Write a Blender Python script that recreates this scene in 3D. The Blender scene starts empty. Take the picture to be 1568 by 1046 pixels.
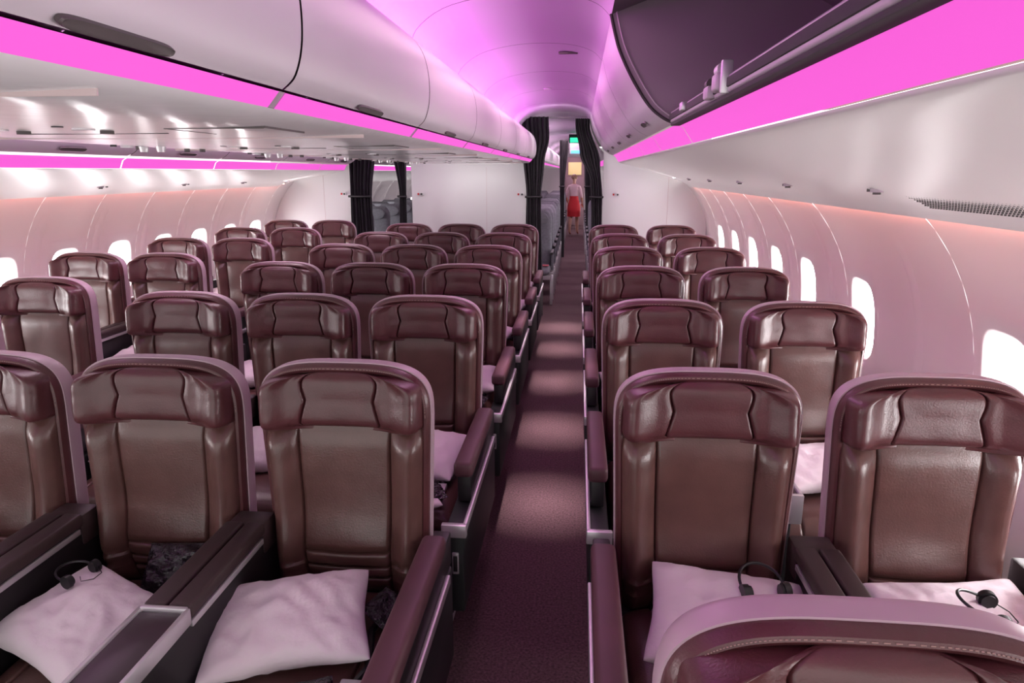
import bpy, bmesh, math, random
from mathutils import Vector, Matrix, noise
random.seed(4)
H=1.56; CX=-1.04
sc=bpy.context.scene
try: sc.view_settings.view_transform='Standard'
except Exception as e: print(e)

# ---------------------------------------------------------------- materials
def mat(name,col,rough=.5,metal=0,var=0,vscale=8,bump=0,bscale=200,emit=None,estr=0,coat=0,spec=None,sheen=0,bdist=.01):
    m=bpy.data.materials.new(name); m.use_nodes=True
    nt=m.node_tree; b=nt.nodes['Principled BSDF']
    b.inputs['Base Color'].default_value=(*col,1)
    b.inputs['Roughness'].default_value=rough
    b.inputs['Metallic'].default_value=metal
    if coat: b.inputs['Coat Weight'].default_value=coat; b.inputs['Coat Roughness'].default_value=.15
    if spec is not None: b.inputs['Specular IOR Level'].default_value=spec
    if sheen: b.inputs['Sheen Weight'].default_value=sheen
    tc=nt.nodes.new('ShaderNodeTexCoord')
    if var:
        n=nt.nodes.new('ShaderNodeTexNoise'); n.inputs['Scale'].default_value=vscale; n.inputs['Detail'].default_value=5
        nt.links.new(tc.outputs['Object'],n.inputs['Vector'])
        r=nt.nodes.new('ShaderNodeValToRGB')
        r.color_ramp.elements[0].position=.3; r.color_ramp.elements[1].position=.7
        r.color_ramp.elements[0].color=(*[c*(1-var) for c in col],1)
        r.color_ramp.elements[1].color=(*[min(1,c*(1+var)) for c in col],1)
        nt.links.new(n.outputs['Fac'],r.inputs['Fac']); nt.links.new(r.outputs['Color'],b.inputs['Base Color'])
    if bump:
        n=nt.nodes.new('ShaderNodeTexNoise'); n.inputs['Scale'].default_value=bscale; n.inputs['Detail'].default_value=3
        nt.links.new(tc.outputs['Object'],n.inputs['Vector'])
        bp=nt.nodes.new('ShaderNodeBump'); bp.inputs['Strength'].default_value=bump; bp.inputs['Distance'].default_value=bdist
        nt.links.new(n.outputs['Fac'],bp.inputs['Height']); nt.links.new(bp.outputs['Normal'],b.inputs['Normal'])
    if emit:
        b.inputs['Emission Color'].default_value=(*emit,1); b.inputs['Emission Strength'].default_value=estr
    return m
M_leather=mat('leather_mocha',(.112,.052,.045),.29,var=.14,vscale=14,bump=.25,bscale=260,bdist=.002,spec=.65)
M_head=mat('leather_headrest',(.092,.028,.031),.32,var=.14,vscale=14,bump=.25,bscale=260,bdist=.002,spec=.6)
M_seam=mat('seam_thread',(.34,.22,.19),.7)
M_shell=mat('shell_lilac_plastic',(.50,.37,.42),.4)
M_plum=mat('armrest_plum',(.085,.030,.040),.5,var=.1,bump=.15,bscale=300,bdist=.001)
M_cons=mat('console_brown',(.042,.023,.024),.5,var=.1,bump=.15,bscale=300,bdist=.001)
M_dark=mat('dark_plastic',(.018,.016,.018),.45)
M_darkg=mat('dark_panel',(.020,.024,.024),.5)
M_silver=mat('brushed_silver',(.66,.64,.66),.35,metal=.6)
M_tray=mat('cocktail_table_top',(.06,.04,.05),.3)
M_pillow=mat('pillow_cloth',(.86,.75,.80),.85,bump=.3,bscale=90,bdist=.003,sheen=.3)
M_carpet=mat('carpet_plum',(.105,.052,.062),.95,var=.55,vscale=110,bump=.7,bscale=300,bdist=.005)
M_white=mat('white_panel',(.74,.72,.73),.38)
M_wall=mat('sidewall_panel',(.87,.80,.79),.42)
M_bin=mat('bin_door',(.64,.58,.63),.40)
M_psu=mat('psu_gloss',(.86,.85,.86),.18,bump=.2,bscale=5,bdist=.014)
M_psu2=mat('psu_satin',(.78,.75,.74),.36)
M_ceil=mat('ceiling_panel',(.72,.58,.76),.45)
M_gap=mat('gap_dark',(.05,.04,.045),.8)
M_handle=mat('handle_recess',(.09,.075,.075),.5)
M_led=mat('led_magenta',(.15,.03,.12),.4,emit=(.90,.11,.66),estr=1.0)
M_cove=mat('cove_magenta',(.3,.1,.3),.4,emit=(.78,.05,.76),estr=12)
M_coral=mat('led_coral',(.9,.3,.2),.4,emit=(1,.34,.27),estr=15)
M_pane=mat('window_daylight',(1,1,1),.3,emit=(1,.96,.97),estr=30)
M_rib=mat('panel_joint',(.62,.50,.50),.6)
M_grey=mat('bin_interior_grey',(.22,.175,.205),.6,var=.15,vscale=5)
M_grey2=mat('bin_divider',(.30,.23,.28),.6)
M_mauve=mat('bin_lip',(.46,.38,.44),.35)
M_curt=mat('curtain_cloth',(.012,.009,.014),.9,sheen=.1)
M_eco=mat('economy_fabric',(.22,.22,.25),.8,var=.15,vscale=40)
M_red=mat('uniform_red',(.60,.02,.03),.7)
M_blouse=mat('blouse',(.80,.58,.62),.7)
M_skin=mat('skin',(.60,.34,.25),.5)
M_hair=mat('hair',(.22,.12,.07),.5)
M_shoe=mat('shoe',(.3,.02,.03),.4)
M_green=mat('exit_green',(0,.4,.2),.4,emit=(.05,.9,.45),estr=1.3)
M_blue=mat('display_blue',(0,.2,.5),.4,emit=(.25,.65,1),estr=1.2)
M_galley=mat('galley_cream_glow',(.75,.62,.30),.5,emit=(.9,.72,.3),estr=.35)  # warm galley light put into the cream panel as emission
M_gal2=mat('galley_panel',(.30,.20,.22),.5)
M_bag=mat('plastic_bag',(.03,.022,.03),.12,bump=1,bscale=30,bdist=.02)
M_black=mat('headphone_black',(.015,.015,.017),.35)
M_eye=mat('eye',(.03,.02,.02),.3)
M_redcloth=mat('safety_card_red',(.6,.12,.16),.6)

# ---------------------------------------------------------------- helpers
def link(o,parent=None):
    sc.collection.objects.link(o)
    if parent is not None: o.parent=parent
    return o
def empty(name,loc=(0,0,0)):
    e=bpy.data.objects.new(name,None); e.location=loc; e.empty_display_size=.1; sc.collection.objects.link(e); return e
def mesh(name,parts,smooth=True,angle=40):
    V=[];F=[];MI=[];mats=[]
    for v,f,m in parts:
        o=len(V); V+= [tuple(p) for p in v]
        if m not in mats: mats.append(m)
        k=mats.index(m)
        for q in f: F.append([i+o for i in q]); MI.append(k)
    me=bpy.data.meshes.new(name); me.from_pydata(V,[],F)
    for m in mats: me.materials.append(m)
    me.polygons.foreach_set('material_index',MI)
    me.validate(); 
    bm=bmesh.new(); bm.from_mesh(me); bmesh.ops.recalc_face_normals(bm,faces=bm.faces); bm.to_mesh(me); bm.free()
    me.update()
    if smooth:
        me.polygons.foreach_set('use_smooth',[True]*len(me.polygons))
        try: me.set_sharp_from_angle(angle=math.radians(angle))
        except Exception: pass
    return me
def obj(name,parts,parent=None,smooth=True,loc=(0,0,0),angle=40):
    me=mesh(name,parts,smooth,angle); o=bpy.data.objects.new(name,me); o.location=loc
    return link(o,parent)
def box(x0,x1,y0,y1,z0,z1,m,bev=.0,seg=2):
    bm=bmesh.new(); bmesh.ops.create_cube(bm,size=1)
    for v in bm.verts:
        v.co=Vector(((x0+x1)/2+v.co.x*(x1-x0),(y0+y1)/2+v.co.y*(y1-y0),(z0+z1)/2+v.co.z*(z1-z0)))
    if bev: bmesh.ops.bevel(bm,geom=bm.edges[:],offset=bev,segments=seg,profile=.5,affect='EDGES')
    bm.verts.index_update()
    r=([v.co[:] for v in bm.verts],[[v.index for v in f.verts] for f in bm.faces],m); bm.free(); return r
def cyl(c,r,h,axis,m,n=20,r2=None):
    r2=r if r2 is None else r2
    V=[];F=[]
    for k in range(2):
        rr=r if k==0 else r2
        for i in range(n):
            a=2*math.pi*i/n; p=[rr*math.cos(a),rr*math.sin(a)]; d=(k-.5)*h
            q={'z':(p[0],p[1],d),'y':(p[0],d,p[1]),'x':(d,p[0],p[1])}[axis]
            V.append((c[0]+q[0],c[1]+q[1],c[2]+q[2]))
    for i in range(n): F.append([i,(i+1)%n,n+(i+1)%n,n+i])
    F.append(list(range(n))); F.append(list(range(n,2*n)))
    return (V,F,m)
def tube(path,r,m,n=8,closed=False):
    V=[];F=[];P=[Vector(p) for p in path];N=len(P)
    for i,p in enumerate(P):
        if closed: t=P[(i+1)%N]-P[i-1]
        else: t=P[min(i+1,N-1)]-P[max(i-1,0)]
        t.normalize(); a=Vector((0,0,1)) if abs(t.z)<.9 else Vector((1,0,0))
        u=t.cross(a).normalized(); w=t.cross(u)
        for k in range(n):
            an=2*math.pi*k/n; V.append(tuple(p+u*math.cos(an)*r+w*math.sin(an)*r))
    for i in range(N if closed else N-1):
        j=(i+1)%N
        for k in range(n): F.append([i*n+k,i*n+(k+1)%n,j*n+(k+1)%n,j*n+k])
    if not closed: F.append(list(range(n))); F.append([(N-1)*n+k for k in range(n)])
    return (V,F,m)
def grid(ss,ts,fn,m):
    V=[fn(s,t) for t in ts for s in ss]; n=len(ss); F=[]
    for j in range(len(ts)-1):
        for i in range(n-1): F.append([j*n+i,j*n+i+1,(j+1)*n+i+1,(j+1)*n+i])
    return (V,F,m)
def samples(n,seams=(),e=.012,lo=-1,hi=1):
    L=[math.sin(math.pi/2*(-1+2*i/n)) for i in range(n+1)]
    L=[lo+(hi-lo)*(q+1)/2 for q in L]
    L=[q for q in L if all(abs(q-s)>2.6*e for s in seams)]
    for s in seams: L+=[s-2*e,s-e,s,s+e,s+2*e]
    return sorted(L)
def lin(a,b,n): return [a+(b-a)*i/n for i in range(n+1)]
def smoothp(P,k=5):
    out=[]
    for i in range(len(P)-1):
        p0=P[max(i-1,0)];p1=P[i];p2=P[i+1];p3=P[min(i+2,len(P)-1)]
        for j in range(k):
            t=j/k
            out.append(tuple(.5*((2*p1[d])+(-p0[d]+p2[d])*t+(2*p0[d]-5*p1[d]+4*p2[d]-p3[d])*t*t+(-p0[d]+3*p1[d]-3*p2[d]+p3[d])*t**3) for d in range(2)))
    out.append(P[-1]); return out
def loft(prof,y0,y1,m,ny=1,dz=0):
    V=[];F=[];n=len(prof)
    for j in range(ny+1):
        y=y0+(y1-y0)*j/ny
        for p in prof: V.append((p[0],y,H+p[1]+dz))
    for j in range(ny):
        for i in range(n-1): F.append([j*n+i,j*n+i+1,(j+1)*n+i+1,(j+1)*n+i])
    return (V,F,m)
def cap(prof,y,m): return ([(p[0],y,H+p[1]) for p in prof],[list(range(len(prof)))],m)
def offs(prof,d):
    out=[]
    for i,p in enumerate(prof):
        a=Vector(prof[max(i-1,0)]);b=Vector(prof[min(i+1,len(prof)-1)]);t=(b-a)
        if t.length==0: out.append(p);continue
        t.normalize(); out.append((p[0]-t.y*d,p[1]+t.x*d))
    return out

# ---------------------------------------------------------------- premium seat template
ZT=1.094; ZC=.955; PW=3.3; W0=.226
def sideW(z):
    return .208+(W0-.208)*max(0,min(1,(z-.45)/(ZC-.45)))
def outline(off,zb=.44,n=44):
    L=[]
    for i in range(9):
        z=zb+(ZC-zb)*i/9; L.append((sideW(z)-off,z))
    for i in range(n+1):
        th=math.pi*i/n; c=math.cos(th);s=math.sin(th)
        L.append((math.copysign(abs(c)**(2/PW),c)*(W0-off),ZC+(ZT-ZC-off)*s**(2/PW)))
    for i in range(8,-1,-1):
        z=zb+(ZC-zb)*i/9; L.append((-(sideW(z)-off),z))
    return L
def shell_mesh():
    def lay(layers,m,capit=False):
        V=[];F=[]
        for off,y in layers:
            o=outline(off); n=len(o); V+=[(x,y,z) for x,z in o]
        for j in range(len(layers)-1):
            for i in range(n-1): F.append([j*n+i,j*n+i+1,(j+1)*n+i+1,(j+1)*n+i])
        if capit: F.append([(len(layers)-1)*n+i for i in range(n)])
        return (V,F,m)
    parts=[lay([(.026,-.012),(.023,-.026),(.016,-.031),(.010,-.029),(.005,-.020),(.003,-.010),(.004,.0)],M_head),
           lay([(.004,-.010),(.0,-.010),(-.001,-.002),(0,.024),(.005,.040),(.018,.054),(.05,.068),(.09,.078)],M_shell,True)]
    parts.append(box(-.13,.13,.076,.086,.80,.96,M_dark,.004))
    parts.append(box(-.16,.16,.076,.095,.48,.66,M_dark,.008))
    o=outline(.0135,n=110)
    for i in range(9,len(o)-10,1):
        a=Vector((o[i][0],0,o[i][1])); b=Vector((o[i+1][0],0,o[i+1][1])); d=b-a
        if d.length<.002: continue
        k=max(1,int(d.length/.009))
        for q in range(k):
            p0=a+d*((q+.2)/k); p1=a+d*((q+.75)/k)
            parts.append(tube([(p0.x,-.0305,p0.z),(p1.x,-.0305,p1.z)],.0009,M_seam,4))
    return mesh('shell',parts)
def w_at(z,off):
    if z<=ZC: return sideW(z)-off
    q=min(1,(z-ZC)/(ZT-ZC-off)); return (W0-off)*max(0,1-q**PW)**(1/PW)
def sst(a,b,x):
    t=max(0,min(1,(x-a)/(b-a))); return t*t*(3-2*t)
def back_mesh():
    off=.016; zb=.45; zt=ZT-off
    seams=(-.58,.58)
    hs=[.512,.548,.590]
    ss=samples(34,seams,.012)
    zs=samples(44,hs,.003,zb,zt)
    def fn(s,z):
        w=w_at(z,off); x=w*s
        t=(z-zb)/(zt-zb)*2-1
        e=(1-abs(s)**10)**.5 if abs(s)<1 else 0
        e*=(1-abs(t)**16)**.5 if abs(t)<1 else 0
        a=abs(s)
        up=sst(.88,.955,z)
        bol=sst(.57,.66,a)*.018+.026*sst(.62,.86,a)
        y=-.036+.016*up-bol*(1-up)
        y-=.026*math.exp(-((z-.585)/.085)**2)*(1-.35*sst(.5,.7,a))
        y-=.006*max(0,1-(a/.58)**2)
        g=sum(math.exp(-((s-q)/.012)**2) for q in seams)
        g=max(g,max(math.exp(-((z-q-.010*(a>.58)-.004*s*s)/.0032)**2) for q in hs))
        y+=.012*min(1,g)*(1-up)
        y+=.004*noise.noise(Vector((x*9,z*7,2.3)))+.0014*noise.noise(Vector((x*45,z*30,5)))
        return (x,y*e,z)
    parts=[grid(ss,zs,fn,M_leather)]
    return mesh('back_cushion',parts,angle=80)
def head_mesh():
    z0,z1=.930,1.077; zc=(z0+z1)/2; hh=(z1-z0)/2; W=.207
    seams=(-.42,.42)
    ss=samples(40,seams,.011); ts=samples(26)
    def fn(s,t):
        a=abs(s)
        w=W*max(0,1-abs(t)**(4.6 if t>0 else 18))**(.30)
        k=.10*t*max(0,1-abs(a-.42)/.42)
        x=w*(s+math.copysign(k,s))
        low=-.010*sst(.50,.95,a)*max(0,-t)
        z=zc+hh*t-(.012*s*s*abs(t) if t>0 else 0)+low
        e=(1-a**16)**.5 if a<1 else 0
        e*=(1-abs(t)**9)**.5 if abs(t)<1 else 0
        y=-.038-.006*sst(.41,.49,a)-.038*sst(.55,.98,a)-.005*(1-t*t)-.012*max(0,-t)
        g=sum(math.exp(-((s-q)/.010)**2) for q in seams)
        y+=.012*g
        y+=.004*noise.noise(Vector((x*12,z*10,7.3)))+.0012*noise.noise(Vector((x*50,z*50,3)))
        return (x,-.012+y*e,z)
    parts=[grid(ss,ts,fn,M_head)]
    return mesh('headrest',parts,angle=80)
def puff_box(x0,x1,y0,y1,z0,z1,m,p=6,crown=.0,seams=()):
    ss=samples(22,seams,.012); ts=samples(22)
    def top(s,t):
        e=((1-abs(s)**p)*(1-abs(t)**p))
        e=max(0,e)**.5
        x=(x0+x1)/2+(x1-x0)/2*s; y=(y0+y1)/2+(y1-y0)/2*t
        g=sum(math.exp(-((s-a)/.014)**2) for a in seams)
        return (x,y,(z0+z1)/2+((z1-z0)/2+crown*(1-s*s))*e-.008*g)
    def bot(s,t):
        x=(x0+x1)/2+(x1-x0)/2*s; y=(y0+y1)/2+(y1-y0)/2*t
        e=max(0,((1-abs(s)**p)*(1-abs(t)**p)))**.5
        return (x,y,(z0+z1)/2-(z1-z0)/2*e)
    return [grid(ss,ts,top,m),grid(ss,ts,bot,m)]
def seatpan_mesh():
    parts=puff_box(-.197,.197,-.57,-.035,.36,.485,M_leather,8,.012,(-.6,.6))
    parts+=puff_box(-.185,.185,-.60,-.53,.20,.42,M_leather,6)
    return mesh('seat_cushion',parts,angle=70)
def base_mesh():
    parts=[box(-.20,.20,-.50,.0,.22,.37,M_dark,.01),box(-.205,.205,-.06,.06,.20,.46,M_dark,.01)]
    for x in (-.15,.15):
        parts+=[box(x-.02,x+.02,-.45,-.40,.0,.24,M_darkg,.005),box(x-.02,x+.02,-.04,.01,.0,.24,M_darkg,.005),box(x-.022,x+.022,-.48,.04,.0,.02,M_silver,.003)]
    parts.append(tube([(.19,-.07,.5),(.14,-.16,.504),(.12,-.26,.506),(.15,-.38,.506),(.13,-.45,.506)],.009,M_black,6))
    parts.append(box(.105,.155,-.50,-.43,.497,.515,M_silver,.004))
    return mesh('base',parts)
def arm_meshes(sg):
    def X(a,b): return (min(sg*a,sg*b),max(sg*a,sg*b))
    pad=mesh('armrest_pad',[box(*X(.218,.278),-.66,-.12,.640,.690,M_plum,.014,3)])
    a=[box(*X(.226,.270),-.635,-.02,.55,.645,M_dark,.006),
       box(*X(.216,.272),-.80,-.02,.27,.545,M_darkg,.008),
       box(*X(.206,.225),-.20,.04,.30,.55,M_dark,.004)]
    r=[box(*X(.270,.282),-.815,-.10,.540,.566,M_silver,.003),
       box(*X(.208,.282),-.820,-.800,.526,.566,M_silver,.003),
       box(*X(.236,.256),-.806,-.799,.40,.47,M_silver,.003),
       box(*X(.240,.252),-.808,-.800,.41,.46,M_dark,.001)]
    return [('armrest_pad',pad),('arm_panel',mesh('arm_panel',a)),('arm_trim',mesh('arm_trim',r))]
def console_meshes(dx):
    pad=mesh('console_pad',[box(dx-.052,dx-.002,-.46,-.10,.655,.690,M_cons,.008,3),box(dx+.002,dx+.052,-.46,-.10,.655,.690,M_cons,.008,3),
        box(dx-.05,dx+.05,-.11,-.03,.60,.685,M_cons,.01)])
    b=[box(dx-.045,dx+.045,-.74,-.02,.30,.655,M_dark,.008),
       box(dx-.048,dx+.048,-.770,-.475,.664,.682,M_tray,.004)]
    t=[box(dx-.056,dx-.046,-.78,-.465,.652,.688,M_silver,.003),box(dx+.046,dx+.056,-.78,-.465,.652,.688,M_silver,.003),
       box(dx-.056,dx+.056,-.788,-.772,.60,.688,M_silver,.003),box(dx-.05,dx+.05,-.474,-.462,.66,.690,M_silver,.003),
       box(dx-.054,dx-.046,-.46,-.12,.640,.655,M_silver,.002),box(dx+.046,dx+.054,-.46,-.12,.640,.655,M_silver,.002)]
    t+= [box(dx-.03,dx-.01,-.795,-.786,.61,.65,M_dark,.002),box(dx+.0,dx+.02,-.795,-.786,.61,.65,M_dark,.002)]
    return [('console_pad',pad),('console_body',mesh('console_body',b)),('console_trim',mesh('console_trim',t))]
CORE=[('shell',shell_mesh()),('back_cushion',back_mesh()),('headrest',head_mesh()),('seat_cushion',seatpan_mesh()),('base',base_mesh())]
ARML=arm_meshes(-1); ARMR=arm_meshes(1)
CONS={}
def cons(dx):
    k=round(dx,3)
    if k not in CONS: CONS[k]=console_meshes(dx)
    return CONS[k]
def pillow_mesh(seed):
    ss=samples(44);ts=samples(36)
    a,b,h=.180,.135,.060
    def f(sgn):
        def fn(s,t):
            x=a*s*(1-.06*(1-t*t)**2); y=b*t*(1-.08*(1-s*s)**2)
            e=max(0,(1-s**2)*(1-t**2))**.40
            n=noise.fractal(Vector((s*1.4+seed,t*1.4,sgn*2)),1,2,3)
            n2=abs(noise.noise(Vector((s*3.2+t*1.5+seed,t*2.2,5+sgn))))
            n3=abs(noise.noise(Vector((s*5+seed,t*4-s*2,9+sgn))))
            z=sgn*h*e*(1+.18*n-.30*n2-.12*n3) + .008*math.sin(3*s+seed)*.5
            return (x,y,z)
        return fn
    return mesh('pillow',[grid(ss,ts,f(1),M_pillow),grid(ss,ts,f(-1),M_pillow)],angle=80)
PIL=[pillow_mesh(k*3.7+1) for k in range(3)]
def seat(x,y,arms,pillow=None):
    e=empty('airline_seat',(x,y,0))
    parts=list(CORE)
    for a in arms: parts+=a
    for n,me in parts: link(bpy.data.objects.new(n,me),e)
    if pillow is not False:
        p=bpy.data.objects.new('pillow',random.choice(PIL)); link(p)
        if pillow is None:
            p.location=(x+random.uniform(-.02,.02),y-.26+random.uniform(-.04,.02),.550); p.rotation_euler=(math.radians(random.uniform(6,14)),0,math.radians(random.uniform(-20,20)))
        else:
            p.location=(x+pillow[0],y+pillow[1],pillow[2]); p.rotation_euler=[math.radians(q) for q in pillow[3]]
    return e
P=.972; Y1=1.678
XR=(.325,.845); XC=(-.585,-1.08,-1.575); XL=(-2.43,-2.92)
cR=cons((XR[1]-XR[0])/2)
cC=cons(-(XC[0]-XC[1])/2)
cL=cons(-(XL[0]-XL[1])/2)
for r in range(0,7):
    y=Y1+P*(r-1)
    pa={1:(.035,-.23,.566,(20,3,-8))}.get(r)
    pb={1:(.04,-.22,.566,(18,0,8))}.get(r)
    if r==0: pa=pb=False
    seat(XR[0],y,[ARML,cR],pa); seat(XR[1],y,[ARMR],pb)
    if r>=1:
        seat(XC[0],y,[ARMR,cC],(-.055,-.31,.556,(12,-2,16)) if r==1 else None)
        seat(XC[1],y,[cC],(-.02,-.36,.556,(10,4,-24)) if r==1 else None)
        seat(XC[2],y,[ARML],None)
for r in range(0,6):
    y=2.0+.982*r
    seat(XL[0],y,[ARMR,cL],None); seat(XL[1],y,[ARML],None)

def headphones(loc,rot,s=1):
    band=[(.075*math.cos(a),.085*math.sin(a),0) for a in lin(math.radians(-20),math.radians(200),22)]
    parts=[tube(band,.0055,M_black,8)]
    for sg in (-1,1):
        parts.append(cyl((sg*.072,-.035,0),.030,.022,'x',M_black,22)); parts.append(cyl((sg*.058,-.035,0),.024,.014,'x',M_dark,22))
    parts.append(tube([(.07,-.06,0),(.05,-.10,.0),(.0,-.11,.0),(-.04,-.08,0),(-.02,-.05,.002)],.002,M_black,6))
    o=obj('headphones',parts,None,loc=loc); o.rotation_euler=[math.radians(q) for q in rot]; o.scale=(s,s,s); return o
headphones((XR[0]+.11,Y1-.20,.648),(22,0,10),.66)
headphones((XR[1]+.05,Y1-.24,.643),(20,0,80),.66)
headphones((XC[1]-.10,Y1-.27,.630),(8,0,75),.52)
def bag(loc,rot,s=1):
    ss=lin(-1,1,20)
    def f(sg):
        def fn(a,b):
            e=max(0,(1-a*a)*(1-b*b))**.5
            return (.09*a,.065*b,sg*.020*e*(1+1.0*noise.noise(Vector((a*3+rot[2],b*3,sg))))+.006*noise.noise(Vector((a*4,b*4,rot[2]))))
        return fn
    o=obj('amenity_bag',[grid(ss,ss,f(1),M_bag),grid(ss,ss,f(-1),M_bag)],None,loc=loc,angle=80); o.rotation_euler=rot; o.scale=(s,s,s)
bag((XC[1]+.07,Y1-.125,.560),(.8,0,.1),1.0); bag((XC[0]+.03,Y1-.53,.515),(.15,0,.4),1.0); bag((XC[0]+.14,Y1-.20,.53),(.5,0,1.2),.6)
for r in (2,3,4): bag((XC[0]+.10,Y1+P*(r-1)-.49,.512),(0,0,r),.8); bag((XR[0]+.12,Y1+P*(r-1)-.49,.512),(0,0,r*2),.8)
obj('snack_packet',puff_box(-.035,.035,-.025,.025,-.01,.01,M_pillow,4),None,loc=(XC[0]+.13,Y1+P-.60,.52)).rotation_euler=(0,.0,.5)

# ---------------------------------------------------------------- floor
obj('floor',[box(-3.6,1.6,-1.3,21,-.05,0,M_carpet)])

# ---------------------------------------------------------------- sidewalls with windows
WP=[(-1.56,2.38),(-1.2,2.44),(-.9,2.455),(-.64,2.44),(-.45,2.395),(-.3,2.325),(-.18,2.24),(-.10,2.16)]
WPs=smoothp(WP,6)
def hw(Z):
    for a,b in zip(WPs,WPs[1:]):
        if a[0]<=Z<=b[0]: return a[1]+(b[1]-a[1])*(Z-a[0])/(b[0]-a[0])
    return WPs[0][1] if Z<WPs[0][0] else WPs[-1][1]
wn=0
def wall(name,sg,wins,y0,y1):
    global wn
    X=lambda Z,o=0: CX+sg*(hw(Z)+o)
    parts=[]; cw=.19; zc=-.70; ch=.26
    def strip(ya,yb,za,zb):
        if yb-ya<1e-4: return
        zs=lin(za,zb,16)
        parts.append(grid([ya,yb],zs,lambda y,z:(X(z),y,H+z),M_wall))
    y=y0
    for w in wins:
        strip(y,w-cw,-1.56,-.10); strip(w-cw,w+cw,-1.56,zc-ch); strip(w-cw,w+cw,zc+ch,-.10)
        n=40; V=[]
        def se(a,p=3.6):
            c=math.cos(a);s=math.sin(a); return math.copysign(abs(c)**(2/p),c),math.copysign(abs(s)**(2/p),s)
        spec=[('r',1,0),('h',1,0),('h',.96,.004),('h',.90,.018),('h',.80,.05),('h',.76,.055)]
        for kind,k,o in spec:
            for i in range(n):
                c,s=se(2*math.pi*i/n)
                if kind=='r':
                    mm=max(abs(c),abs(s)); yy=w+cw*c/mm; zz=zc+ch*s/mm
                else: yy=w+.145*k*c; zz=zc+.200*k*s
                V.append((X(zz,o),yy,H+zz))
        F=[]
        for j in range(len(spec)-1):
            for i in range(n): F.append([j*n+i,j*n+(i+1)%n,(j+1)*n+(i+1)%n,(j+1)*n+i])
        parts.append((V,F,M_wall))
        wn+=1
        pv=V[-n:]; obj('window_%d'%wn,[(pv,[list(range(n))],M_pane)])
        y=w+cw
    strip(y,y1,-1.56,-.10)
    js=[(a+b)/2 for a,b in zip(wins,wins[1:])]
    for yj in js:
        zs=lin(-1.5,-.20,26)
        parts.append(grid([-1,-.75,-.5,-.25,0,.25,.5,.75,1],zs,lambda s,z:(X(z,.001-.007*(1-abs(s)**2)**2*min(1,(-.20-z)/.12)),yj+s*.055,H+z),M_wall))
    return obj(name,parts,None,angle=70)
wall('wall_right',1,[-.2,.45,1.1,1.72,2.35,3.55,4.40,5.10,5.80,6.45,7.10]+[8.3+.8*i for i in range(15)],-1.3,21)
wall('wall_left',-1,[-.2,.4,1.0,1.6,2.2,2.8,3.35,3.93,4.50,5.08,5.66,6.24,6.82,7.4]+[8.3+.8*i for i in range(15)],-1.3,21)

# ---------------------------------------------------------------- bins
def mir(p): return [(2*CX-q[0],q[1]) for q in p]
FR=smoothp([(.10,.53),(.112,.48),(.13,.42),(.158,.36),(.195,.295),(.245,.225),(.295,.185),(.335,.168)],4)
LEDR=[(.345,.166),(.366,.150),(.40,.100)]
UR=smoothp([(.405,.098),(.43,.085),(.60,.045),(.85,-.03),(1.02,-.085),(1.10,-.125),(1.14,-.15)],4)
def add_bin(name,face,led,under,sgn,segs,open_seg=None):
    e=empty(name,(0,0,0))
    y0,y1=segs[0],segs[-1]
    for a,b in zip(segs,segs[1:]):
        if open_seg and a>=open_seg[0]-.01 and b<=open_seg[1]+.01: continue
        obj('bin_door',[loft(face,a+.004,b-.004,M_bin,1)],e,angle=60)
        obj('led_strip',[loft(led,a+.006,b-.006,M_led)],e)
        obj('bin_gap',[loft(offs(face,.008*sgn),a,b,M_gap)],e)
    if open_seg:
        a,b=open_seg
        obj('led_strip',[loft(led,a,b-.006,M_led)],e)
    obj('bin_underside',[loft(under,y0,y1,M_psu2,8)],e,angle=60)
    return e
segR=[-1.3,-.32,.66,1.65,2.65,3.62,4.59,5.56,6.53,7.55]
bR=add_bin('overhead_bin',FR,LEDR,UR,1,segR,open_seg=(.66,2.65))
def handle(e,X,Z,yc,nx,nz,L=.085,w=.013):
    t=Vector((-nz,0,nx)); c=Vector((X,yc,H+Z)); n=Vector((nx,0,nz))
    V=[];k=28
    for lay,(sc_,d) in enumerate([(1.0,.001),(1.0,.006),(.97,.0075),(.93,.006)]):
        for i in range(k):
            a=2*math.pi*i/k; cc=math.copysign(abs(math.cos(a))**.3,math.cos(a)); s=math.copysign(abs(math.sin(a))**.7,math.sin(a))
            V.append(tuple(c+Vector((0,cc*L*sc_,0))+t*(s*w*sc_)+n*d))
    F=[[j*k+i,j*k+(i+1)%k,(j+1)*k+(i+1)%k,(j+1)*k+i] for j in range(3) for i in range(k)]
    F.append([3*k+i for i in range(k)])
    obj('bin_handle',[(V,F,M_handle)],e)
for yc in (3.15,4.12,5.1,6.05,7.0): handle(bR,.272,.197,yc,-.62,-.78,.08,.012)
a,b=.66,2.65
inner=[(.335,.172),(.345,.205),(.60,.19),(.86,.21),(.98,.28),(.98,.46),(.80,.56),(.30,.60),(.10,.53)]
obj('bin_interior',[loft(inner,a,b,M_grey)],bR,smooth=False)
div=[(p[0],p[1]) for p in FR]+[(.345,.205)]+[(.60,.19),(.86,.21),(.98,.28),(.98,.46),(.80,.56),(.30,.60)]
obj('bin_divider_end',[cap(div,b-.002,M_grey2)],bR,smooth=False)
obj('bin_divider_start',[cap(div,a+.002,M_grey2)],bR,smooth=False)
obj('bin_edge_seal',[tube([(p[0]-.002,b-.004,H+p[1]) for p in FR],.006,M_gap,6),tube([(p[0]+.016,b-.012,H+p[1]+.010) for p in FR],.003,M_mauve,6)],bR)
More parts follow.
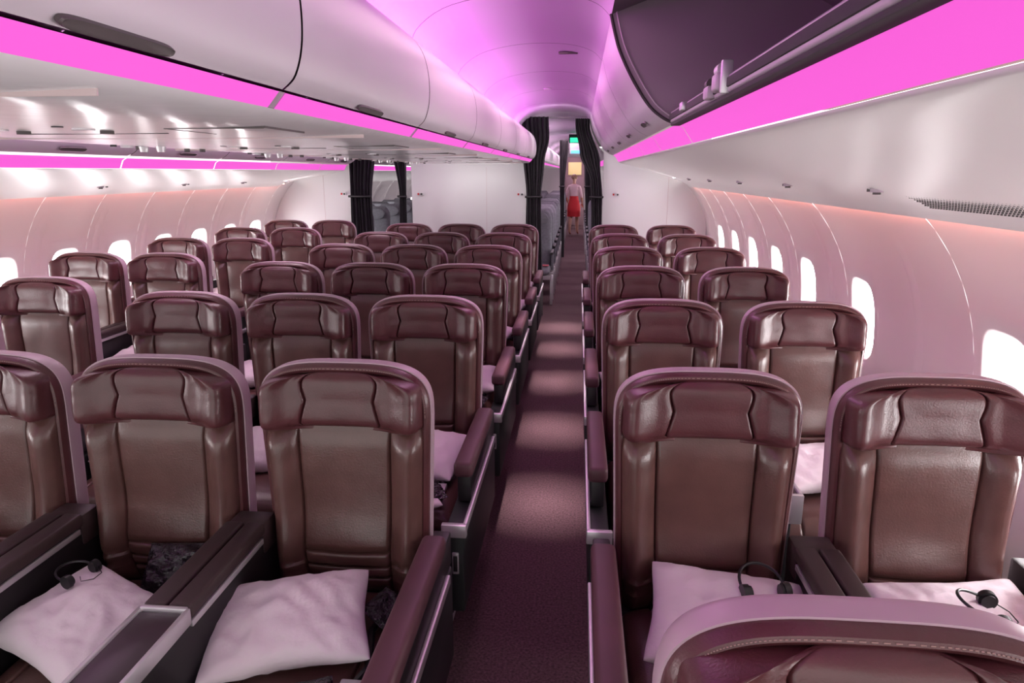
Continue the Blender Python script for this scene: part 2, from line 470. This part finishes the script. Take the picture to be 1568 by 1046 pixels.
obj('bin_shelf_lip',[box(.316,.338,a,b-.01,H+.168,H+.206,M_mauve,.006,3),box(.312,.318,a,b-.01,H+.178,H+.198,M_gap,.002),box(.318,.352,a,b-.01,H+.158,H+.168,M_gap,.003),
                     box(.37,.41,a,b-.01,H+.19,H+.215,M_mauve,.004)],bR)
obj('bin_latch',[box(.296,.335,1.68,1.74,H+.175,H+.215,M_mauve,.008,3),cyl((.314,1.71,H+.222),.015,.045,'y',M_silver,16),box(.30,.325,1.64,1.655,H+.165,H+.235,M_silver,.004),
                 box(.298,.325,1.80,1.86,H+.170,H+.20,M_mauve,.006),cyl((.31,1.83,H+.205),.012,.03,'y',M_handle,14),box(.30,.32,2.25,2.30,H+.18,H+.205,M_silver,.004)],bR)
door=[(.10,.535),(.16,.60),(.28,.655),(.45,.68)]
obj('raised_bin_door',[loft(smoothp(door,4),a,b,M_bin)],bR)
FCr=smoothp([(-.474,.128),(-.452,.15),(-.438,.20),(-.438,.27),(-.455,.335),(-.495,.383),(-.545,.41)],5)
LEDC=[(-.497,.100),(-.476,.124)]
UC=[(-.497,.100),(-.515,.088),(-.70,.082),(-1.04,.080),(-1.38,.082),(-1.565,.088),(-1.583,.100)]
bC=empty('center_overhead_bin',(0,0,0))
segC=[-1.3,-.79,.18,1.15,2.12,3.09,4.06,5.03,6.0,7.38]
for sg,fn in ((1,lambda p:p),(-1,mir)):
    for a_,b_ in zip(segC,segC[1:]):
        obj('bin_door',[loft(fn(FCr),a_+.004,b_-.004,M_bin)],bC,angle=60)
        obj('led_strip',[loft(fn(LEDC),a_+.012,b_-.012,M_led)],bC)
        obj('led_joint',[loft(fn(offs(LEDC,.001)),b_-.014,b_+.014,M_mauve)],bC)
    obj('bin_gap',[loft(fn(offs(FCr,.008)),segC[0],segC[-1]-.004,M_gap)],bC)
obj('bin_underside',[loft(UC,segC[0],7.38,M_psu,20)],bC,angle=60)
full=FCr+mir(FCr)[::-1]+UC[::-1]
obj('bin_end_cap',[cap(full,7.38,M_bin)],bC)
obj('bin_top',[loft([FCr[-1],(-1.04,.43),mir(FCr)[-1]],segC[0],7.38,M_bin)],bC)
for yc in (-.24,.724,1.60,2.6,3.57,4.54,5.5,6.6): handle(bC,-.4655,.1345,yc,.75,-.66,.092,.0068)
psu=[]
for r in range(-1,7):
    y=Y1+P*(r-1)-.35
    for x in (-.95,-1.13,-1.50):
        psu.append(cyl((x,y,H+.082),.020,.008,'z',M_silver,18)); psu.append(cyl((x,y+.07,H+.080),.013,.012,'z',M_handle,14)); psu.append(cyl((x,y-.07,H+.082),.010,.006,'z',M_dark,14))
    for x in (-1.46,-1.40):
        psu.append(cyl((x,y+.03,H+.074),.012,.018,'z',M_silver,16,.016)); psu.append(cyl((x,y+.30,H+.078),.010,.012,'z',M_handle,14))
    psu.append(box(-1.2,-.88,y+.17,y+.173,H+.0795,H+.084,M_gap)); psu.append(box(-1.565,-.52,y+.40,y+.403,H+.0800,H+.09,M_rib))
    psu.append(box(-.80,-.60,y+.02,y+.023,H+.0805,H+.09,M_handle)); psu.append(box(-.80,-.797,y+.02,y+.22,H+.0805,H+.09,M_handle)); psu.append(box(-.60,-.597,y+.02,y+.22,H+.0815,H+.09,M_handle))
obj('reading_light_units',psu,bC)
FL=mir(FR); sh=-.085
FLs=[(p[0],p[1]+sh*(1-sst(.16,.5,p[1]))) for p in FL]
LEDL=[(2*CX-.345,.072),(2*CX-.366,.060),(2*CX-.385,.018)]
UL=smoothp([(2*CX-.39,.016),(2*CX-.43,.005),(2*CX-.60,-.03),(2*CX-.85,-.075),(2*CX-1.02,-.11),(2*CX-1.10,-.135),(2*CX-1.14,-.15)],4)
bL=add_bin('window_side_overhead_bin',FLs,LEDL,UL,-1,[-1.3,-.3,.7,1.7,2.7,3.7,4.7,5.7,6.7,7.45])
for yc in (2.2,3.2,4.2,5.2,6.2,7.1): handle(bL,2*CX-.275,.107,yc,.62,-.78,.09,.012)
for (X_,Z_,par) in ((.93,-.056,bR),(2*CX-.93,-.091,bL)):
    det=[]
    for r in range(0,8):
        y=Y1+P*(r-1)-.3
        det.append(cyl((X_,y,H+Z_),.020,.012,'z',M_mauve,18)); det.append(cyl((X_,y,H+Z_-.008),.012,.010,'z',M_handle,18))
        det.append(cyl((X_,y+.06,H+Z_+.0),.008,.012,'z',M_handle,14))
    obj('reading_lights',det,par)
g=[]
for i in range(80):
    for k in range(7):
        y=1.0+i*.016; x=.985+k*.012; z=-.076-(x-1.00)*.45
        if x>1.02: z=-.085-(x-1.02)*.5
        g.append(cyl((x,y+(k%2)*.008,H+z-.001),.0032,.004,'z',M_handle,6))
obj('air_grille',g,bR)
for e_,f_,l_,u_ in ((bR,FR,LEDR,UR),(bL,FLs,LEDL,UL)):
    yy=7.55 if e_ is bR else 7.45
    obj('bin_end_cap',[cap(f_+l_+u_,yy,M_bin)],e_)
obj('sidewall_wash_light',[([(1.115,-1.2,H-.128),(1.115,7.6,H-.128),(1.135,7.6,H-.105),(1.135,-1.2,H-.105)],[[0,1,2,3]],M_coral)])
obj('sidewall_wash_light',[([(2*CX-1.115,-1.2,H-.128),(2*CX-1.115,7.6,H-.128),(2*CX-1.135,7.6,H-.105),(2*CX-1.135,-1.2,H-.105)],[[0,1,2,3]],M_coral)])

# ---------------------------------------------------------------- ceiling
CE=smoothp([(-.62,.43),(-.60,.50),(-.50,.57),(-.35,.605),(-.2,.615),(-.05,.605),(.05,.575),(.10,.53)],4)
CEL=mir(CE)
cp=[]
ys=[-1.3,-.3,.7,1.7,2.7,3.7,4.7,5.7,6.7,7.85]
for c_,sg in ((CE,1),(CEL,-1)):
    for a_,b_ in zip(ys,ys[1:]): cp.append(loft(c_,a_+.003,b_-.003,M_ceil))
    cp.append(loft([(p[0],p[1]+.012) for p in c_],-1.3,7.85,M_gap))
cp.append(loft([(.10,.70),(1.6,.70)],-1.3,21,M_gap)); cp.append(loft([(-3.7,.62),(-2.1,.62)],-1.3,21,M_gap)); cp.append(loft([(-1.6,.62),(-.5,.62)],-1.3,21,M_gap))
cp.append(loft(CE,7.85,21,M_ceil)); cp.append(loft(CEL,7.85,21,M_ceil))
obj('ceiling',cp,None,angle=50)
obj('cove_light',[loft([(-.615,.425),(-.565,.418)],-1.2,7.3,M_cove)])
obj('cove_light',[loft(mir([(-.615,.425),(-.565,.418)]),-1.2,7.3,M_cove)])
obj('smoke_detector',[cyl((-.25,5.6,H+.61),.03,.015,'z',M_white,20)])
obj('ceiling_vent',[box(-.12,-.02,3.9,3.93,H+.596,H+.606,M_handle,.003)])

# ---------------------------------------------------------------- bulkhead partitions
YB=7.90
def partition(name,x0,x1,top=.60,knobs=()):
    parts=[box(x0,x1,YB,YB+.05,0,H+top,M_white,.012)]
    for k in knobs:
        parts.append(cyl((k,YB-.015,H-.24),.018,.03,'y',M_silver,14)); parts.append(cyl((k,YB-.035,H-.24),.010,.02,'y',M_dark,14))
        parts.append(box(k-.05,k-.035,YB-.012,YB,H-.25,H-.23,M_red))
    parts.append(box(x0+.62*(x1-x0),x0+.62*(x1-x0)+.003,YB-.002,YB,0.1,H+.05,M_rib))
    return obj(name,parts)
partition('wall_bulkhead_center',-1.86,-.50,.42,(-1.74,-.62))
partition('wall_bulkhead_right',.26,1.39,.5,(.42,))
partition('wall_bulkhead_left',-3.47,-2.5,.4,(-2.62,))
obj('trim_1',[tube([(-.60,7.78,H+.56),(.08,7.78,H+.56)],.010,M_silver,8)])
obj('trim_2',[tube([(-2.5,7.78,H+.56),(-1.85,7.78,H+.56)],.012,M_silver,8)])
def curtain(xl,xr,Y,z0,z1,folds=7,amp=.03):
    zs=lin(z0,z1,40); us=lin(0,1,folds*10)
    def fn(u,z):
        a=xl(z);b=xr(z); w=b-a
        am=amp*min(1,w/.2+.25)
        return (a+w*u,Y+am*math.sin(u*folds*2*math.pi+.6*math.sin(z*5))+.4*am*math.sin(u*folds*4.3+z*2),z)
    ztie=H-.26
    return obj('curtain',[grid(us,zs,fn,M_curt),
        tube([(xl(ztie)-.01,Y-.03,ztie),((xl(ztie)+xr(ztie))/2,Y-.05,ztie),(xr(ztie)+.01,Y-.03,ztie)],.012,M_dark,8)],None,angle=70)
def interp(tab):
    def f(z):
        Z=z-H
        if Z<=tab[0][0]: return tab[0][1]
        for a,b in zip(tab,tab[1:]):
            if a[0]<=Z<=b[0]: 
                t=(Z-a[0])/(b[0]-a[0]); t=t*t*(3-2*t); return a[1]+(b[1]-a[1])*t
        return tab[-1][1]
    return f
curtain(interp([(-1.5,-.59),(-.26,-.56),(.2,-.60),(.58,-.64)]),interp([(-1.5,-.37),(-.26,-.40),(.1,-.37),(.35,-.32),(.58,-.33)]),7.70,.01,H+.56)
curtain(interp([(-1.5,.12),(-.5,.14),(-.1,.12),(.2,.0),(.48,-.05)]),interp([(-1.5,.27),(-.26,.25),(.1,.22),(.48,.10)]),7.70,.01,H+.54)
curtain(interp([(-1.5,-2.50),(-.26,-2.5),(.3,-2.5)]),interp([(-1.5,-2.22),(-.26,-2.26),(.3,-2.2)]),7.70,.01,H+.5)
curtain(interp([(-1.5,-1.98),(-.26,-1.95),(.3,-2.02)]),interp([(-1.5,-1.86),(-.26,-1.87),(.3,-1.86)]),7.70,.01,H+.5,5)
curtain(interp([(-1.5,-.32),(.5,-.36)]),interp([(-1.5,-.25),(-.26,-.26),(.5,-.20)]),13.2,.01,H+.56,5)
curtain(interp([(-1.5,.16),(.5,.08)]),interp([(-1.5,.24),(.5,.22)]),13.2,.01,H+.54,5)

# ---------------------------------------------------------------- economy cabin
def eco_row_mesh(xs):
    parts=[]
    for x in xs:
        def fn(s,t,sg=1,x=x):
            z=.42+.34*(t+1); w=.20*(1-max(0,(t-.55)/.45)**3*.35 if t>.55 else 1)
            e=max(0,(1-abs(s)**6)*(1-abs(t)**10))**.5
            return (x+w*s,.03+.10*(t+1)*.5-sg*.045*e,z)
        ss=samples(12);ts=samples(14)
        parts.append(grid(ss,ts,lambda s,t:fn(s,t,1),M_eco)); parts.append(grid(ss,ts,lambda s,t:fn(s,t,-1),M_eco))
        parts+=puff_box(x-.15,x+.15,-.0,.05,.93,1.08,M_eco,4)
        parts+=puff_box(x-.195,x+.195,-.42,.05,.34,.46,M_eco,6)
    e0,e1=min(xs)-.215,max(xs)+.215
    k=[e0]+[(a+b)/2 for a,b in zip(sorted(xs),sorted(xs)[1:])]+[e1]
    for q in k:
        parts.append(box(q-.02,q+.02,-.38,.02,.60,.63,M_dark,.008)); parts.append(box(q-.014,q+.014,-.1,.04,.38,.61,M_eco,.005))
        parts.append(box(q-.016,q+.016,-.36,-.32,0,.36,M_silver,.004)); parts.append(box(q-.016,q+.016,-.02,.02,0,.36,M_silver,.004))
    parts.append(box(e0,e1,-.36,-.31,.30,.35,M_silver,.004)); parts.append(box(e0,e1,-.03,.02,.30,.35,M_silver,.004))
    return mesh('economy_seat_row',parts,angle=60)
for xs in ([-.52,-.95,-1.38,-1.81],[-2.78,-3.18],[.37,.80,]):
    me=eco_row_mesh(xs)
    for i in range(13):
        y=8.75+.78*i
        if 12.7<y<13.8: continue
        link(bpy.data.objects.new('economy_seat_row',me)).location=(0,y,0)
obj('safety_card',[box(-.44,-.34,8.40,8.48,.462,.475,M_redcloth,.004)])
eb=empty('economy_overhead_bin',(0,0,0))
ys=[8.0+1.0*i for i in range(13)]
for a_,b_ in zip(ys,ys[1:]):
    obj('bin_door',[loft(f,a_+.006,b_-.006,M_bin) for f in (FR,FLs,FCr,mir(FCr))],eb,angle=60)
obj('led_strip',[loft(f,8.0,20,M_led) for f in (LEDR,LEDL,LEDC,mir(LEDC))],eb)
obj('bin_underside',[loft(f,8.0,20,M_psu2) for f in (UR,UL,UC)],eb)
obj('exit_sign',[box(-.16,.02,12.0,12.04,H+.47,H+.545,M_green,.006),box(-.18,.04,12.03,12.07,H+.46,H+.60,M_dark,.006)])
obj('lavatory_sign',[box(-.15,.05,12.6,12.63,H+.31,H+.36,M_blue,.004),box(-.17,.07,12.62,12.66,H+.30,H+.58,M_white,.006)])
obj('wall_back',[box(-3.4,1.3,20.6,20.7,0,H+.65,M_white)])
gp=[box(-.40,.16,20.2,20.55,.0,H+.4,M_gal2,.01),box(-.30,.06,20.15,20.2,H-.08,H+.26,M_galley,.01)]
for i in range(2):
    gp.append(box(-.37,.13,20.16,20.2,.1+i*.68,.74+i*.68,M_gal2,.01)); gp.append(box(-.14,-.10,20.13,20.16,.4+i*.6,.44+i*.6,M_silver,.004))
obj('galley_cabinet',gp)

# ---------------------------------------------------------------- flight attendant
def skin_fig():
    V=[];E=[];R=[]
    def add(p,r,par=None):
        V.append(p);R.append(r)
        if par is not None:E.append((par,len(V)-1))
        return len(V)-1
    pel=add((0,0,.80),(.125,.095)); wa=add((0,0,.95),(.095,.075),pel); ch=add((0,.0,1.11),(.125,.085),wa)
    up=add((0,0,1.21),(.10,.065),ch); nk=add((0,0,1.27),(.040,.040),up); nk2=add((0,-.005,1.31),(.038,.040),nk)
    j=add((0,-.012,1.36),(.052,.060),nk2); h=add((0,-.006,1.42),(.062,.075),j); t=add((0,0,1.475),(.045,.055),h)
    for s in (-1,1):
        hp=add((s*.075,0,.72),(.075,.08),pel); kn=add((s*.07,-.01+.05*s,.42),(.048,.05),hp); cf=add((s*.07,.02+.08*s,.30),(.045,.048),kn)
        an=add((s*.07,.02+.11*s,.07),(.026,.030),cf); to=add((s*.07,-.09+.11*s,.03),(.030,.020),an)
        sh=add((s*.145,0,1.195),(.042,.045),up); el=add((s*.20,.02,.98),(.033,.034),sh); fo=add((s*.20,-.04,.88),(.028,.029),el)
        wr=add((s*.185,-.11,.80),(.020,.018),fo); pa=add((s*.18,-.14,.765),(.028,.014),wr)
        for k,(dx,L) in enumerate(((-.021,.055),(-.007,.065),(.007,.060),(.021,.048))):
            k1=add((s*.18+dx,-.155,.735),(.0075,.0075),pa); k2=add((s*.18+dx,-.158,.735-L*.5),(.007,.007),k1); add((s*.18+dx,-.148,.735-L),(.006,.006),k2)
        t1=add((s*.18-s*.028,-.145,.765),(.008,.008),pa); add((s*.18-s*.04,-.155,.735),(.007,.007),t1)
    me=bpy.data.meshes.new('fig'); me.from_pydata(V,E,[]); o=bpy.data.objects.new('fig',me); sc.collection.objects.link(o)
    m=o.modifiers.new('s','SKIN'); m.use_smooth_shade=True
    for i,d in enumerate(me.skin_vertices[0].data): d.radius=R[i]; d.use_root=(i==0)
    o.modifiers.new('ss','SUBSURF').levels=2
    dg=bpy.context.evaluated_depsgraph_get(); ev=o.evaluated_get(dg); m2=bpy.data.meshes.new_from_object(ev)
    bpy.data.objects.remove(o); return m2
try:
    att=empty('flight_attendant',(-.115,18.2,0)); att.rotation_euler=(0,0,math.radians(165))
    body=skin_fig(); body.name='body'; body.materials.clear()
    for m_ in (M_skin,M_blouse,M_red,M_shoe): body.materials.append(m_)
    for p in body.polygons:
        c=p.center; k=0
        if c.z>.93 and c.z<1.265: k=1
        elif c.z>.50 and abs(c.x)<.15 and c.z<=.93: k=2
        elif c.z<.05: k=3
        p.material_index=k; p.use_smooth=True
    link(bpy.data.objects.new('body',body),att)
    def sk(u,t):
        a=u*2*math.pi; z=.46+(.97-.46)*t
        r=.165-.055*sst(.35,1,t); return (r*math.cos(a)*(1+.02*math.sin(6*a)*(1-t)),r*.78*math.sin(a),z)
    obj('skirt',[grid(lin(0,1,32),lin(0,1,14),sk,M_red)],att)
    def hair(u,t):
        a=u*2*math.pi; ph=t*math.pi*.70; x=.078*math.sin(ph)*math.cos(a); y=.012+.088*math.sin(ph)*math.sin(a); z=1.435+.072*math.cos(ph)
        if y<-.02 and z<1.46: y=-.02+ (y+.02)*.2
        return (x,y,z)
    obj('hair',[grid(lin(0,1,28),lin(0.0,1,14),hair,M_hair)]+puff_box(-.035,.035,.07,.13,1.38,1.45,M_hair,3),att)
    fc=[]
    for s in (-1,1):
        fc.append(cyl((s*.024,-.078,1.415),.008,.006,'y',M_eye,10)); fc.append(cyl((s*.07,.0,1.405),.014,.012,'x',M_skin,12))
    fc.append(cyl((0,-.088,1.395),.009,.03,'y',M_skin,10,.005)); fc.append(box(-.018,.018,-.076,-.068,1.362,1.37,M_red,.003))
    obj('face',fc,att)
except Exception as ex: print('FIG',ex)

# ---------------------------------------------------------------- lights / world
w=bpy.data.worlds.new('world'); sc.world=w; w.use_nodes=True
bg=w.node_tree.nodes['Background']; bg.inputs[0].default_value=(1,.97,.95,1); bg.inputs[1].default_value=1.7
def area(name,loc,rot,sx,sy,en,col,spread=None):
    l=bpy.data.lights.new(name,'AREA'); l.shape='RECTANGLE'; l.size=sx; l.size_y=sy; l.energy=en; l.color=col
    if spread: l.spread=math.radians(spread)
    o=bpy.data.objects.new(name,l); o.location=loc; o.rotation_euler=[math.radians(q) for q in rot]; sc.collection.objects.link(o)
for y in (2.6,4.2,5.8):  # added fill over both aisles, no visible fitting
    area('aisle_fill',(-.22,y,H+.60),(0,0,0),.3,1.0,4,(1,.55,.80))
    area('aisle_fill',(2*CX+.22,y,H+.60),(0,0,0),.3,1.0,8,(1,.78,.86))
for y in (3.14,4.15,5.18,6.2,7.1):  # added spots imitating window light that falls between rows onto the carpet
    area('carpet_pool_fill',(-.14,y,H+.60),(0,0,0),.08,.08,1.25,(1,.86,.86),20)
area('aisle_fill',(-.22,6.9,H+.59),(35,0,0),.3,.4,4,(1,.92,.94))  # added fill tilted aft to brighten the bulkhead
area('partition_fill',(-1.15,7.15,H+.06),(62,0,0),1.0,.05,3.6,(1,.95,.96))  # added fill under the bins to lift the dim partitions, no fitting there
area('partition_fill',(.80,7.1,H-.06),(62,0,0),.5,.05,1.8,(1,.95,.96))
area('partition_fill',(-2.95,7.1,H-.09),(62,0,0),.5,.05,1.8,(1,.95,.96))
for y in (10,13,16,19): area('economy_fill',(-.2,y,H+.60),(0,0,0),.3,1.5,13,(1,.7,.88))  # added fill for the far cabin, no visible fitting

cam=bpy.data.cameras.new('camera'); co=bpy.data.objects.new('camera',cam); sc.collection.objects.link(co)
cam.sensor_width=36; cam.lens=1100/1600*36; cam.clip_start=.02
co.location=(0,0,H); co.rotation_euler=(math.radians(90-13.54),0,math.radians(5.30))
sc.camera=co
